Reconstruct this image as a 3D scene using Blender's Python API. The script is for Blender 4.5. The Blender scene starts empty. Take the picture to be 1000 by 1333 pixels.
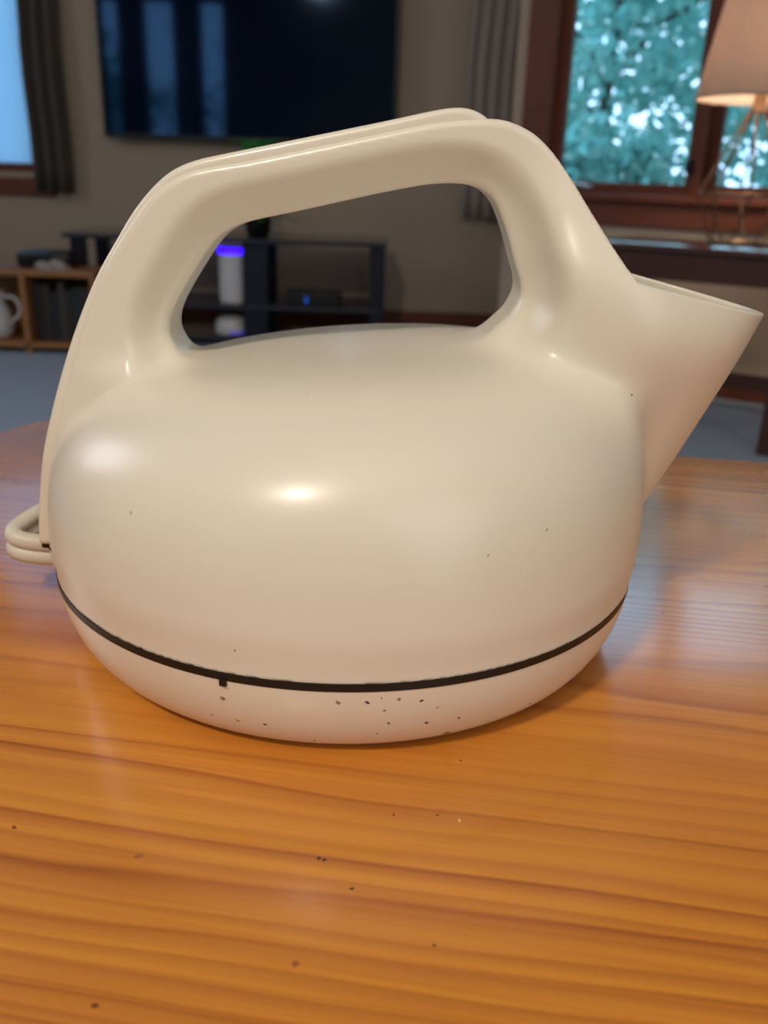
import bpy, bmesh, math, random
import numpy as np
from math import sin, cos, pi, radians, hypot, atan2
from mathutils import Vector, Matrix

random.seed(7)
S = bpy.context.scene
COL = S.collection
PITCH, ROLL = radians(20.8), radians(1.9)
R = .115                # kettle unit (about its radius) in metres
TZ = .45                # height of the coffee table's top
# ------------------------------------------------------------------ camera
cd = bpy.data.cameras.new('camera'); cam = bpy.data.objects.new('camera', cd); COL.objects.link(cam)
cd.sensor_fit = 'HORIZONTAL'; cd.sensor_width = 36; cd.lens = 36 * 1.150
fw = Vector((0, cos(PITCH), -sin(PITCH))); r0 = Vector((1, 0, 0)); u0 = r0.cross(fw)
rt = r0 * cos(ROLL) + u0 * sin(ROLL); up = -r0 * sin(ROLL) + u0 * cos(ROLL)
m = Matrix((rt, up, -fw)).transposed().to_4x4()
m.translation = Vector((.019, -3.07 * R, TZ + 1.563 * R))
cam.matrix_world = m
cd.clip_start = .01
cd.dof.use_dof = True; cd.dof.focus_distance = .30; cd.dof.aperture_fstop = 16
S.camera = cam
# ------------------------------------------------------------------ sky, lights, exposure
S.view_settings.view_transform = 'Standard'; S.view_settings.look = 'None'
S.view_settings.exposure = 0; S.view_settings.gamma = 1; S.view_settings.use_curve_mapping = False
W = bpy.data.worlds.new('sky'); S.world = W; W.use_nodes = True
bg = W.node_tree.nodes['Background']; bg.inputs[0].default_value = (.50, .74, 1, 1); bg.inputs[1].default_value = 3.4
def area(name, loc, target, size, power, color, spread=180):
    l = bpy.data.lights.new(name, 'AREA'); l.shape = 'DISK'; l.size = size; l.energy = power; l.color = color
    l.spread = radians(spread)
    o = bpy.data.objects.new(name, l); COL.objects.link(o); o.location = loc
    o.rotation_euler = (Vector(target) - Vector(loc)).to_track_quat('-Z', 'Y').to_euler()
    return o
KEY_W, CEIL_W, LAMP_W = 23.5, 6.5, 24.0
area('reading_lamp_light', (-.66, -1.36, 2.20), (0, 0, .5), .22, KEY_W, (1, .88, .74))
area('ceiling_fill_light', (.1, -1.2, 2.36), (0, -1.2, 0), 2.1, CEIL_W, (1, .88, .74))  # added broad soft fill from above, no ceiling fixture behind it

area('left_fill_light', (-3.05, 1.30, 1.70), (0, 0, .55), 1.4, 21, (.90, .94, 1))  # added cool fill at the left wall, which has no window
area('front_fill_light', (1.1, -2.15, 1.15), (0, 0, .55), 2.0, 19, (.95, .98, 1))  # added frontal fill to brighten the kettle's lower front, no opening there
# ------------------------------------------------------------------ helpers
def srgb(r, g, b):
    f = lambda c: (c / 255) / 12.92 if c / 255 <= .04045 else ((c / 255 + .055) / 1.055) ** 2.4
    return (f(r), f(g), f(b), 1)
MATS = {}
def mat(name, col, rough=.6, metal=0., coat=0., noise=None, bump=0., emit=None, ior=1.45, spec=.5, transl=None):
    m = bpy.data.materials.new(name); m.use_nodes = True; nt = m.node_tree; N = nt.nodes; L = nt.links
    b = N['Principled BSDF']; b.inputs['Base Color'].default_value = col; b.inputs['Roughness'].default_value = rough
    b.inputs['Metallic'].default_value = metal; b.inputs['Coat Weight'].default_value = coat
    b.inputs['IOR'].default_value = ior; b.inputs['Specular IOR Level'].default_value = spec
    tc = N.new('ShaderNodeTexCoord')
    nz = N.new('ShaderNodeTexNoise'); nz.inputs['Scale'].default_value = noise[0] if noise else 20
    nz.inputs['Detail'].default_value = 4
    L.new(tc.outputs['Object'], nz.inputs['Vector'])
    amt = noise[1] if noise else .06
    mx = N.new('ShaderNodeMix'); mx.data_type = 'RGBA'
    mx.inputs[6].default_value = tuple(c * (1 - amt) for c in col[:3]) + (1,)
    mx.inputs[7].default_value = tuple(min(1, c * (1 + amt)) for c in col[:3]) + (1,)
    L.new(nz.outputs['Fac'], mx.inputs[0]); L.new(mx.outputs[2], b.inputs['Base Color'])
    if bump:
        bp = N.new('ShaderNodeBump'); bp.inputs['Strength'].default_value = bump; bp.inputs['Distance'].default_value = .002
        L.new(nz.outputs['Fac'], bp.inputs['Height']); L.new(bp.outputs[0], b.inputs['Normal'])
    if emit:
        b.inputs['Emission Color'].default_value = emit[0]; b.inputs['Emission Strength'].default_value = emit[1]
    if transl:
        t = N.new('ShaderNodeBsdfTranslucent'); t.inputs[0].default_value = transl[0]
        ms = N.new('ShaderNodeMixShader'); ms.inputs[0].default_value = transl[1]
        L.new(b.outputs[0], ms.inputs[1]); L.new(t.outputs[0], ms.inputs[2])
        L.new(ms.outputs[0], N['Material Output'].inputs[0])
    MATS[name] = m
    return m
def node(m, typ, **kw):
    n = m.node_tree.nodes.new(typ)
    for k, v in kw.items():
        if k in ('op',): n.operation = v
        else: n.inputs[k.replace('_', ' ')].default_value = v
    return n
def mesh_obj(name, verts, faces, material, parent=None, smooth=False, loc=None):
    me = bpy.data.meshes.new(name); me.from_pydata([tuple(v) for v in verts], [], faces); me.update()
    me.materials.append(material)
    if smooth: me.polygons.foreach_set('use_smooth', [True] * len(me.polygons))
    o = bpy.data.objects.new(name, me); COL.objects.link(o)
    if parent: o.parent = parent
    if loc: o.location = loc
    return o
class MB:
    """collects shapes that become one mesh"""
    def __init__(s): s.bm = bmesh.new()
    def box(s, a, b, bev=0., M=None):
        c = [(x, y, z) for x in (a[0], b[0]) for y in (a[1], b[1]) for z in (a[2], b[2])]
        t = bmesh.new(); vs = [t.verts.new(p) for p in c]
        for q in ((0, 1, 3, 2), (4, 6, 7, 5), (0, 4, 5, 1), (2, 3, 7, 6), (0, 2, 6, 4), (1, 5, 7, 3)): t.faces.new([vs[i] for i in q])
        bmesh.ops.recalc_face_normals(t, faces=t.faces)
        if bev: bmesh.ops.bevel(t, geom=list(t.edges), offset=bev, segments=2, affect='EDGES', profile=.5)
        s.add(t, M); return s
    def add(s, t, M=None):
        if M is not None: bmesh.ops.transform(t, matrix=M, verts=t.verts)
        me = bpy.data.meshes.new('t'); t.to_mesh(me); t.free(); s.bm.from_mesh(me); bpy.data.meshes.remove(me)
    def lathe(s, prof, seg=32, c=(0, 0, 0), cap=True):
        t = bmesh.new(); rings = []
        for r, z in prof: rings.append([t.verts.new((c[0] + r * cos(2 * pi * k / seg), c[1] + r * sin(2 * pi * k / seg), c[2] + z)) for k in range(seg)])
        for a, b in zip(rings, rings[1:]):
            for k in range(seg): t.faces.new((a[k], a[(k + 1) % seg], b[(k + 1) % seg], b[k]))
        if cap: t.faces.new(rings[0][::-1]); t.faces.new(rings[-1])
        bmesh.ops.recalc_face_normals(t, faces=t.faces)
        s.add(t); return s
    def tube(s, pts, r, seg=8, squash=None):
        pts = [Vector(p) for p in pts]; t = bmesh.new(); rings = []; n0 = None
        for i, p in enumerate(pts):
            d = (pts[min(i + 1, len(pts) - 1)] - pts[max(i - 1, 0)]).normalized()
            if n0 is None: n0 = d.orthogonal()
            n0 = (n0 - d * n0.dot(d)).normalized(); b = d.cross(n0)
            rr = r(i / (len(pts) - 1)) if callable(r) else r
            rings.append([t.verts.new(p + n0 * rr * cos(2 * pi * k / seg) + b * rr * sin(2 * pi * k / seg)) for k in range(seg)])
        for a, c in zip(rings, rings[1:]):
            for k in range(seg): t.faces.new((a[k], a[(k + 1) % seg], c[(k + 1) % seg], c[k]))
        t.faces.new(rings[0][::-1]); t.faces.new(rings[-1])
        bmesh.ops.recalc_face_normals(t, faces=t.faces)
        s.add(t); return s
    def build(s, name, material, parent=None, smooth=False, autos=True):
        me = bpy.data.meshes.new(name); s.bm.to_mesh(me); s.bm.free(); me.materials.append(material)
        if smooth:
            me.polygons.foreach_set('use_smooth', [True] * len(me.polygons))
            if autos: me.set_sharp_from_angle(angle=radians(40))
        o = bpy.data.objects.new(name, me); COL.objects.link(o)
        if parent: o.parent = parent
        return o
def tag(o, label=None, cat=None, group=None, kind=None):
    if label: o['label'] = label
    if cat: o['category'] = cat
    if group: o['group'] = group
    if kind: o['kind'] = kind
    return o
def empty(name, loc=(0, 0, 0), rz=0, **kw):
    o = bpy.data.objects.new(name, None); o.empty_display_size = .05; COL.objects.link(o); o.location = loc; o.rotation_euler = (0, 0, rz)
    return tag(o, **kw)
def spline(pts, n=8, closed=False):
    P = [np.array(p, float) for p in pts]; out = []; N = len(P)
    rng = range(N) if closed else range(N - 1)
    for i in rng:
        a, b, c, d = (P[(i + k) % N] if closed else P[min(max(i + k, 0), N - 1)] for k in (-1, 0, 1, 2))
        for j in range(n):
            t = j / n
            out.append(.5 * ((2 * b) + (-a + c) * t + (2 * a - 5 * b + 4 * c - d) * t * t + (-a + 3 * b - 3 * c + d) * t ** 3))
    if not closed: out.append(P[-1])
    return out

# ------------------------------------------------------------------ materials
plaster = mat('beige_wall_paint', srgb(166, 150, 134), .85, noise=(60, .03), bump=.08)
ceil_m = mat('ceiling_paint', srgb(225, 220, 210), .9)
darkwood = mat('red_brown_window_wood', srgb(104, 56, 40), .5, noise=(9, .25), coat=.05, spec=.35)
tablewood = mat('dark_brown_table_wood', srgb(70, 42, 34), .35, noise=(8, .25))
glossy_top = mat('polished_dark_top', srgb(78, 50, 42), .16, coat=.8, noise=(8, .15))
blackmetal = mat('dark_blue_black_metal', srgb(24, 28, 42), .35, metal=.2)
blackglass = mat('black_shelf_glass', srgb(40, 46, 58), .2, coat=.5)
blackplastic = mat('black_plastic', srgb(14, 14, 17), .4)
whiteplastic = mat('white_device_plastic', srgb(205, 205, 208), .45)
palewood = mat('honey_shelf_wood', srgb(150, 104, 62), .55, noise=(10, .2))
curtain_l = mat('charcoal_curtain_cloth', srgb(92, 86, 82), .95, noise=(150, .1))
curtain_r = mat('grey_curtain_cloth', srgb(158, 146, 142), .95, noise=(150, .08))
carpet = mat('blue_grey_carpet', srgb(152, 166, 188), .98, noise=(90, .18), bump=.6)
outdoor_m = mat('lawn_green', srgb(60, 120, 80), .95, noise=(3, .3))
bark = mat('bark', srgb(70, 60, 55), .9, noise=(12, .3))
leafm = mat('teal_green_leaf', srgb(136, 176, 164), .45, noise=(1.6, .5), transl=((.22, .58, .56, 1), .5))
houseleaf = mat('house_plant_leaf', srgb(60, 150, 70), .5, noise=(20, .2), transl=((.15, .5, .2, 1), .3))
tv_m = mat('tv_glass', (.0012, .003, .014, 1), .05, spec=.6, noise=(3, .02))
tv_m.node_tree.nodes['Principled BSDF'].inputs['Specular Tint'].default_value = (.35, .60, 1, 1)
lampwire = mat('bronze_lamp_wire', srgb(120, 96, 76), .35, metal=.8)
blind = mat('translucent_white_blind', srgb(205, 220, 235), .9, noise=(4, .03), transl=((.66, .82, .97, 1), .85))
shade = mat('grey_linen_shade', srgb(176, 160, 150), .95, noise=(300, .10), transl=((.58, .47, .40, 1), .32))
chrome = mat('chrome', srgb(200, 205, 215), .2, metal=1)
gasket = mat('black_rubber_gasket', srgb(22, 20, 18), .4)
bulb_m = mat('warm_bulb_glass', (1, .8, .55, 1), .5, emit=((1, .72, .42, 1), 6))
ring_blue = mat('blue_light_ring', (.02, .02, .6, 1), .5, emit=((.03, .0, 1, 1), 3.2))
led_blue = mat('blue_standby_light', (.02, .1, .5, 1), .5, emit=((.02, .12, .9, 1), .35))
led_violet = mat('violet_light_strip', (.1, .05, .5, 1), .5, emit=((.10, .05, .75, 1), .5))
led_red = mat('red_standby_light', (.5, .02, .02, 1), .5, emit=((.8, .03, .03, 1), .25))

glass = bpy.data.materials.new('window_glass'); glass.use_nodes = True
nt = glass.node_tree; nt.nodes.remove(nt.nodes['Principled BSDF'])
tr = nt.nodes.new('ShaderNodeBsdfTransparent'); tr.inputs[0].default_value = (.93, .96, .97, 1)
gl = nt.nodes.new('ShaderNodeBsdfGlossy'); gl.inputs['Roughness'].default_value = .01
fr = nt.nodes.new('ShaderNodeFresnel'); fr.inputs[0].default_value = 1.3
ms = nt.nodes.new('ShaderNodeMixShader')
nt.links.new(fr.outputs[0], ms.inputs[0]); nt.links.new(tr.outputs[0], ms.inputs[1]); nt.links.new(gl.outputs[0], ms.inputs[2])
nt.links.new(ms.outputs[0], nt.nodes['Material Output'].inputs[0])

def kettle_mat(name, col, specks):
    m = mat(name, col, .33, coat=.2, noise=(9, .02), ior=1.5)
    m.node_tree.nodes['Principled BSDF'].inputs['Coat Roughness'].default_value = .20
    N = m.node_tree.nodes; L = m.node_tree.links; b = N['Principled BSDF']; base = b.inputs['Base Color'].links[0].from_socket
    tc = [n for n in N if n.type == 'TEX_COORD'][0]
    def layer(base, scale, thr, keep, colr):
        v = N.new('ShaderNodeTexVoronoi'); v.inputs['Scale'].default_value = scale
        nn = N.new('ShaderNodeTexNoise'); nn.inputs['Scale'].default_value = scale * 3
        wr = N.new('ShaderNodeMix'); wr.data_type = 'RGBA'; wr.inputs[0].default_value = .004 / 1
        L.new(tc.outputs['Object'], wr.inputs[6]); L.new(tc.outputs['Object'], nn.inputs['Vector']); L.new(nn.outputs['Color'], wr.inputs[7])
        L.new(wr.outputs[2], v.inputs['Vector'])
        a = N.new('ShaderNodeMath'); a.operation = 'LESS_THAN'; a.inputs[1].default_value = thr; L.new(v.outputs['Distance'], a.inputs[0])
        sp = N.new('ShaderNodeSeparateColor'); L.new(v.outputs['Color'], sp.inputs[0])
        c = N.new('ShaderNodeMath'); c.operation = 'LESS_THAN'; c.inputs[1].default_value = keep; L.new(sp.outputs[0], c.inputs[0])
        mu = N.new('ShaderNodeMath'); mu.operation = 'MULTIPLY'; L.new(a.outputs[0], mu.inputs[0]); L.new(c.outputs[0], mu.inputs[1])
        mx = N.new('ShaderNodeMix'); mx.data_type = 'RGBA'; mx.inputs[7].default_value = colr
        L.new(mu.outputs[0], mx.inputs[0]); L.new(base, mx.inputs[6]); return mx.outputs[2]
    base = layer(base, 110 if specks else 45, .13 if specks else .022, .16 if specks else .10, srgb(70, 55, 40))
    if specks: base = layer(base, 70, .13, .12, srgb(165, 135, 90))
    L.new(base, b.inputs['Base Color'])
    return m
cream = kettle_mat('cream_white_kettle_plastic', srgb(229, 221, 204), False)
cream_base = kettle_mat('chipped_cream_base_plastic', srgb(232, 221, 203), True)
cream_cover = mat('cream_cover_plastic', srgb(230, 222, 205), .32, coat=.3, noise=(9, .02))
cordm = mat('cream_cord_vinyl', srgb(214, 205, 188), .4, noise=(30, .04))

def spots(m, sock, pts, warp=.0010, scale=420):
    """small chips and specks of dirt at their own places (object coordinates)"""
    N = m.node_tree.nodes; L = m.node_tree.links
    tc = [n for n in N if n.type == 'TEX_COORD'][0]
    nn = N.new('ShaderNodeTexNoise'); nn.inputs['Scale'].default_value = scale; L.new(tc.outputs['Object'], nn.inputs['Vector'])
    a = N.new('ShaderNodeVectorMath'); a.operation = 'SCALE'; a.inputs['Scale'].default_value = warp * 3; L.new(nn.outputs['Color'], a.inputs[0])
    b = N.new('ShaderNodeVectorMath'); b.operation = 'ADD'; L.new(a.outputs[0], b.inputs[0]); L.new(tc.outputs['Object'], b.inputs[1])
    for x, y, z, r, col in pts:
        r *= .6
        d = N.new('ShaderNodeVectorMath'); d.operation = 'DISTANCE'; d.inputs[1].default_value = (x + warp * 1.5, y + warp * 1.5, z + warp * 1.5); L.new(b.outputs[0], d.inputs[0])
        q = N.new('ShaderNodeMapRange'); q.inputs[1].default_value = r; q.inputs[2].default_value = r * .7; L.new(d.outputs['Value'], q.inputs[0])
        x_ = N.new('ShaderNodeMix'); x_.data_type = 'RGBA'; x_.inputs[7].default_value = col; L.new(q.outputs[0], x_.inputs[0]); L.new(sock, x_.inputs[6]); sock = x_.outputs[2]
    return sock
DK, TN = srgb(60, 48, 34), srgb(150, 122, 84)
for m_, pts in ((cream_base, [(.0067, -.1179, .0268, .0012, TN), (.0157, -.1173, .0268, .0011, DK), (.033, -.1141, .0259, .0012, DK), (.0225, -.1137, .017, .0010, DK), (.0352, -.1101, .015, .0015, DK),
        (.0382, -.1116, .022, .0008, TN), (.0454, -.1065, .0148, .0012, DK), (.0721, -.088, .0094, .0016, DK), (.0213, -.1158, .0229, .0008, TN), (-.0303, -.1122, .0232, .0016, TN),
        (-.0351, -.107, .0132, .0009, DK), (-.026, -.11, .0135, .0012, TN), (-.017, -.1123, .0139, .0011, DK), (.0189, -.1117, .0114, .0010, TN), (.0257, -.1159, .0274, .0011, TN), (.0200, -.1165, .0280, .0009, TN)]),
      (cream, [(-.0073, -.0704, .1126, .0007, DK), (-.0075, -.0715, .1119, .0005, DK), (.0079, -.0572, .1158, .0006, DK), (.0912, -.0446, .1389, .0011, DK), (.107, -.0392, .1089, .0007, DK), (-.0654, -.0429, .1056, .0006, DK),
        (.051, -.1079, .0735, .0007, TN), (-.0254, -.1158, .0426, .0006, TN), (-.0602, -.0958, .0788, .0012, srgb(205, 180, 160)), (.0701, -.0964, .078, .0008, TN)])):
    b_ = m_.node_tree.nodes['Principled BSDF'].inputs['Base Color']; sock = b_.links[0].from_socket
    m_.node_tree.links.new(spots(m_, sock, pts, .0007, 500), b_)
# varnished orange pine
pine = bpy.data.materials.new('varnished_orange_pine'); pine.use_nodes = True
N = pine.node_tree.nodes; L = pine.node_tree.links; b = N['Principled BSDF']
tc = N.new('ShaderNodeTexCoord')
def mapping(scale, loc=(0, 0, 0), rot=(0, 0, 0)):
    mp = N.new('ShaderNodeMapping'); mp.inputs['Scale'].default_value = scale; mp.inputs['Location'].default_value = loc
    mp.inputs['Rotation'].default_value = rot; L.new(tc.outputs['Object'], mp.inputs[0]); return mp.outputs[0]
def noise(vec, scale, detail=3, rough=.5, dist=0):
    n = N.new('ShaderNodeTexNoise'); n.inputs['Scale'].default_value = scale; n.inputs['Detail'].default_value = detail
    n.inputs['Roughness'].default_value = rough; n.inputs['Distortion'].default_value = dist; L.new(vec, n.inputs['Vector']); return n.outputs['Fac']
def math2(op, a, b_=None):
    n = N.new('ShaderNodeMath'); n.operation = op
    for i, v in enumerate((a, b_)):
        if v is None: continue
        if isinstance(v, (int, float)): n.inputs[i].default_value = v
        else: L.new(v, n.inputs[i])
    return n.outputs[0]
def ramp(fac, stops):
    n = N.new('ShaderNodeValToRGB'); e = n.color_ramp.elements
    while len(e) < len(stops): e.new(.5)
    for el, (p, c) in zip(e, stops): el.position = p; el.color = c if len(c) == 4 else (*c, 1)
    L.new(fac, n.inputs[0]); return n.outputs[0]
def mixc(fac, a, b_, typ='MIX'):
    n = N.new('ShaderNodeMix'); n.data_type = 'RGBA'; n.blend_type = typ
    for i, v in ((0, fac), (6, a), (7, b_)):
        if isinstance(v, (int, float)): n.inputs[i].default_value = v
        elif isinstance(v, tuple): n.inputs[i].default_value = v
        else: L.new(v, n.inputs[i])
    return n.outputs[2]
sep = N.new('ShaderNodeSeparateXYZ'); L.new(tc.outputs['Object'], sep.inputs[0])
# growth rings cut nearly lengthwise: phase = y * density(y) + slow wander along the board
wander = noise(mapping((1.7, 9, 1), (.35, .2, 0)), 1.0, 3, .55)
wander2 = noise(mapping((5, 30, 1), (3, 1, 0)), 1.0, 2, .5)
yy = math2('ADD', sep.outputs[1], math2('MULTIPLY', wander, .042))
yy = math2('ADD', yy, math2('MULTIPLY', wander2, .010))
dens = noise(mapping((.25, 9, 1), (.4, .37, 0)), 1.0, 2, .5)
ph = math2('MULTIPLY', yy, 62)
ph = math2('ADD', ph, math2('MULTIPLY', dens, 16))
fr_ = math2('FRACT', ph)
ringmask = ramp(fr_, [(0, (0, 0, 0, 1)), (.50, (.03, .03, .03, 1)), (.80, (.55, .55, .55, 1)), (.90, (1, 1, 1, 1)), (1, (0, 0, 0, 1))])
strength = ramp(noise(mapping((1.6, 22, 1), (7, 2, 0)), 1.0, 2, .5), [(.36, (.20, .20, .20, 1)), (.60, (1, 1, 1, 1))])
fibre = noise(mapping((6, 330, 1)), 1.0, 4, .6)
blotch = noise(mapping((1.6, 5, 1), (5, 5, 0)), 1.0, 3, .5)
c = ramp(blotch, [(.3, srgb(212, 136, 42)), (.7, srgb(230, 160, 62))])
rm = math2('MULTIPLY', ringmask, strength)
ph2 = math2('ADD', math2('MULTIPLY', yy, 125), math2('MULTIPLY', dens, 11))
ring2 = ramp(math2('FRACT', ph2), [(0, (0, 0, 0, 1)), (.35, (.05, .05, .05, 1)), (.85, (1, 1, 1, 1)), (1, (0, 0, 0, 1))])
band2 = ramp(noise(mapping((.8, 8, 1), (1.3, .9, 0)), 1.0, 2, .5), [(.50, (0, 0, 0, 1)), (.66, (.9, .9, .9, 1))])
rm = math2('MAXIMUM', rm, math2('MULTIPLY', math2('MULTIPLY', ring2, band2), .6))
c = mixc(rm, c, srgb(144, 72, 16))
c = mixc(math2('MULTIPLY', ramp(fibre, [(.40, (0, 0, 0, 1)), (.68, (1, 1, 1, 1))]), .50), c, srgb(186, 104, 40))
v = N.new('ShaderNodeTexVoronoi'); v.inputs['Scale'].default_value = 34; L.new(mapping((1, 1.4, 1)), v.inputs['Vector'])
spk = math2('LESS_THAN', v.outputs['Distance'], .035)
sc = N.new('ShaderNodeSeparateColor'); L.new(v.outputs['Color'], sc.inputs[0])
spk = math2('MULTIPLY', spk, math2('LESS_THAN', sc.outputs[1], .22))
c = mixc(math2('MULTIPLY', spk, .75), c, srgb(60, 32, 16))
TD = srgb(70, 36, 18)
c = spots(pine, c, [(.0282, -.153, .45, .0016, TD), (.0300, -.1535, .45, .0012, TD), (.059, -.1279, .45, .0010, TD), (.0636, -.1001, .45, .0009, TD), (.0635, -.1765, .45, .0010, TD), (.0396, -.1624, .45, .0010, TD), (.0459, -.1314, .45, .0008, TD),
    (.0657, -.1297, .45, .0012, srgb(235, 190, 130)), (-.0612, -.1588, .45, .0016, srgb(120, 60, 20)), (.0313, -.1888, .45, .0018, srgb(150, 90, 50)), (-.0213, -.1626, .45, .0024, srgb(160, 96, 48)), (.1399, .0467, .45, .0012, TD), (.1435, .0267, .45, .0013, TD), (.2172, .1999, .45, .0016, srgb(225, 200, 190))], .0008, 400)
L.new(c, b.inputs['Base Color'])
smudge = noise(mapping((5, 9, 1), (2, 9, 0)), 1.0, 4, .6)
rr = N.new('ShaderNodeMapRange'); rr.inputs[3].default_value = .20; rr.inputs[4].default_value = .34
L.new(smudge, rr.inputs[0]); L.new(rr.outputs[0], b.inputs['Roughness'])
b.inputs['IOR'].default_value = 1.5
b.inputs['Coat Weight'].default_value = .6; b.inputs['Coat Roughness'].default_value = .13
bp = N.new('ShaderNodeBump'); bp.inputs['Strength'].default_value = .10; bp.inputs['Distance'].default_value = .0006
L.new(math2('ADD', math2('MULTIPLY', fibre, .6), math2('MULTIPLY', rm, -.6)), bp.inputs['Height']); L.new(bp.outputs[0], b.inputs['Normal'])

# ------------------------------------------------------------------ room shell
H = 2.4
WP = Vector((1.1, 2.43, 0)); YAW = radians(33)
U = Vector((cos(YAW), -sin(YAW), 0)); NN = Vector((sin(YAW), cos(YAW), 0))   # along the window wall, outward through it
def frame_mat(p0, p1):
    """local x along the wall, local y outward, origin at p0"""
    p0 = Vector(p0); d = (Vector(p1) - p0); l = d.length; d.normalize(); n = Vector((-d.y, d.x, 0))
    M = Matrix((d, n, Vector((0, 0, 1)))).transposed().to_4x4(); M.translation = p0
    return M, l
def wall(name, p0, p1, holes=(), th=.12, ext=(0, 0)):
    """holes: (x0, x1, z0, z1) in wall coordinates; the wall's body lies outside the room"""
    M, l = frame_mat(p0, p1); mb = MB(); x = -ext[0]
    for h in sorted(holes):
        mb.box((x, 0, 0), (h[0], th, H)); mb.box((h[0], 0, 0), (h[1], th, h[2])); mb.box((h[0], 0, h[3]), (h[1], th, H)); x = h[1]
    mb.box((x, 0, 0), (l + ext[1], th, H))
    o = mb.build(name, plaster); o.matrix_world = M
    return tag(o, kind='structure'), M
xL, xR, yB, yT = -3.2, 2.6, -2.3, 3.6
A0 = (xL, yT, 0); A1 = (.56, yT, 0)
B0 = tuple(WP + U * -.83); sR = (xR - WP.x) / U.x; B1 = tuple(WP + U * sR)
mb = MB(); mb.box((xL - .3, yB - .3, -.1), (xR + .3, yT + .3, 0)); tag(mb.build('floor', carpet), kind='structure')
mb = MB(); mb.box((xL - .3, yB - .3, H), (xR + .3, yT + .3, H + .1)); tag(mb.build('ceiling', ceil_m), kind='structure')
w, MA = wall('wall_back', A0, A1, holes=[(1.05, 1.72, .60, 1.95)], ext=(.12, 0))     # left window in the television wall
wall('wall_return', A1, B0, ext=(0, 0))
SW = .83
w, MW = wall('wall_right', B0, B1, holes=[(.130, 1.10, .60, 1.95)], ext=(0, .1))
wall('wall_side', B1, (xR, yB, 0), ext=(0, .12))
gaps = [(2.6 + 2.89 - .0 - .0, 0, 0, 0)]
# behind the camera: three tall panes between dark wood panels, mirrored in the television
BW = [(-2.92, -2.71), (-2.50, -2.17), (-1.95, -1.68)]
wall('wall_front', (xR, yB, 0), (xL, yB, 0), holes=[(xR - b_, xR - a_, .35, 2.2) for a_, b_ in BW], ext=(0, .12))
wall('wall_left', (xL, yB, 0), A0)
def baseboard(name, p0, p1, z=.078):
    M, l = frame_mat(p0, p1); mb = MB().box((0, -.014, 0), (l, 0, z), .003); o = mb.build(name, darkwood); o.matrix_world = M
    tag(o, kind='structure')
baseboard('baseboard_back', A0, A1); baseboard('baseboard_right', B0, B1)

def window(name, M, x0, x1, z0, z1, panes, casing=.09, sill=True, apron=True, th=.12, latch=(), casing_in=.02):
    """a wooden window in an opening: casing, stool, apron, sashes, glass"""
    r = empty(name); r.matrix_world = M; r['kind'] = 'structure'
    mb = MB()
    mb.box((x0 - casing, -casing_in, z0), (x0 + .012, .0, z1), .003); mb.box((x1 - .012, -casing_in, z0), (x1 + casing, .0, z1), .003)
    mb.box((x0 - casing, -casing_in, z1), (x1 + casing, 0, z1 + casing), .003)
    mb.box((x0, .0, z0), (x0 + .015, th, z1)); mb.box((x1 - .015, .0, z0), (x1, th, z1)); mb.box((x0 + .015, .0, z1 - .015), (x1 - .015, th, z1))
    mb.box((x0 + .015, .0, z0), (x1 - .015, th, z0 + .012))
    mb.build('window_frame', darkwood, r)
    for (a, b_) in panes:
        s = MB(); w_ = .032
        s.box((a - w_, .03, z0 + .012), (a, .065, z1 - .015), .003); s.box((b_, .03, z0 + .012), (b_ + w_, .065, z1 - .015), .003)
        s.box((a, .03, z0 + .012), (b_, .065, z0 + .034), .003); s.box((a, .03, z1 - .06), (b_, .065, z1 - .015), .003)
        so = s.build('sash', darkwood, r)
        MB().box((a, .045, z0 + .034), (b_, .050, z1 - .06)).build('pane', glass, so)
    for i in range(len(panes) - 1):
        MB().box((panes[i][1] + .032, .0, z0 + .012), (panes[i + 1][0] - .032, th, z1 - .015), .003).build('mullion', darkwood, r)
    if sill: MB().box((x0 - casing - .02, -.045, z0 - .022), (x1 + casing + .02, .0, z0), .004).build('window_sill', darkwood, r)
    if apron: MB().box((x0 - casing, -.018, z0 - .095), (x1 + casing, 0, z0 - .022), .003).build('apron', darkwood, r)
    return r
# window with two casements beside the lamp
wr = window('window_2', MW, .130, 1.10, .60, 1.95, [(.172, .592), (.683, 1.065)], casing=.085)
hw = MB(); hw.box((.215, -.012, .612), (.31, .028, .622), .002); hw.tube([(.29, .0, .62), (.24, -.03, .628), (.225, -.03, .628)], .005); hw.build('crank_handle', chrome, wr)
MB().box((.598, -.006, .668), (.618, .03, .705), .003).build('sash_lock', blackplastic, wr)
# window at the far left with a blind
xo = -xL
wl = window('window_1', MA, 1.05, 1.72, .60, 1.95, [(1.08, 1.70)], casing=.07, sill=False, apron=True)
bl = MB(); bl.box((1.052, .022, .634), (1.716, .026, 1.93)); bl.build('roller_blind', blind, wl)
for i, (a_, b_) in enumerate(BW):
    Mf, l = frame_mat((xR, yB, 0), (xL, yB, 0))
    window('window_%d' % (i + 3), Mf, xR - b_, xR - a_, .35, 2.2, [(xR - b_ + .035, xR - a_ - .035)], casing=.05, sill=False, apron=False)

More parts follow.
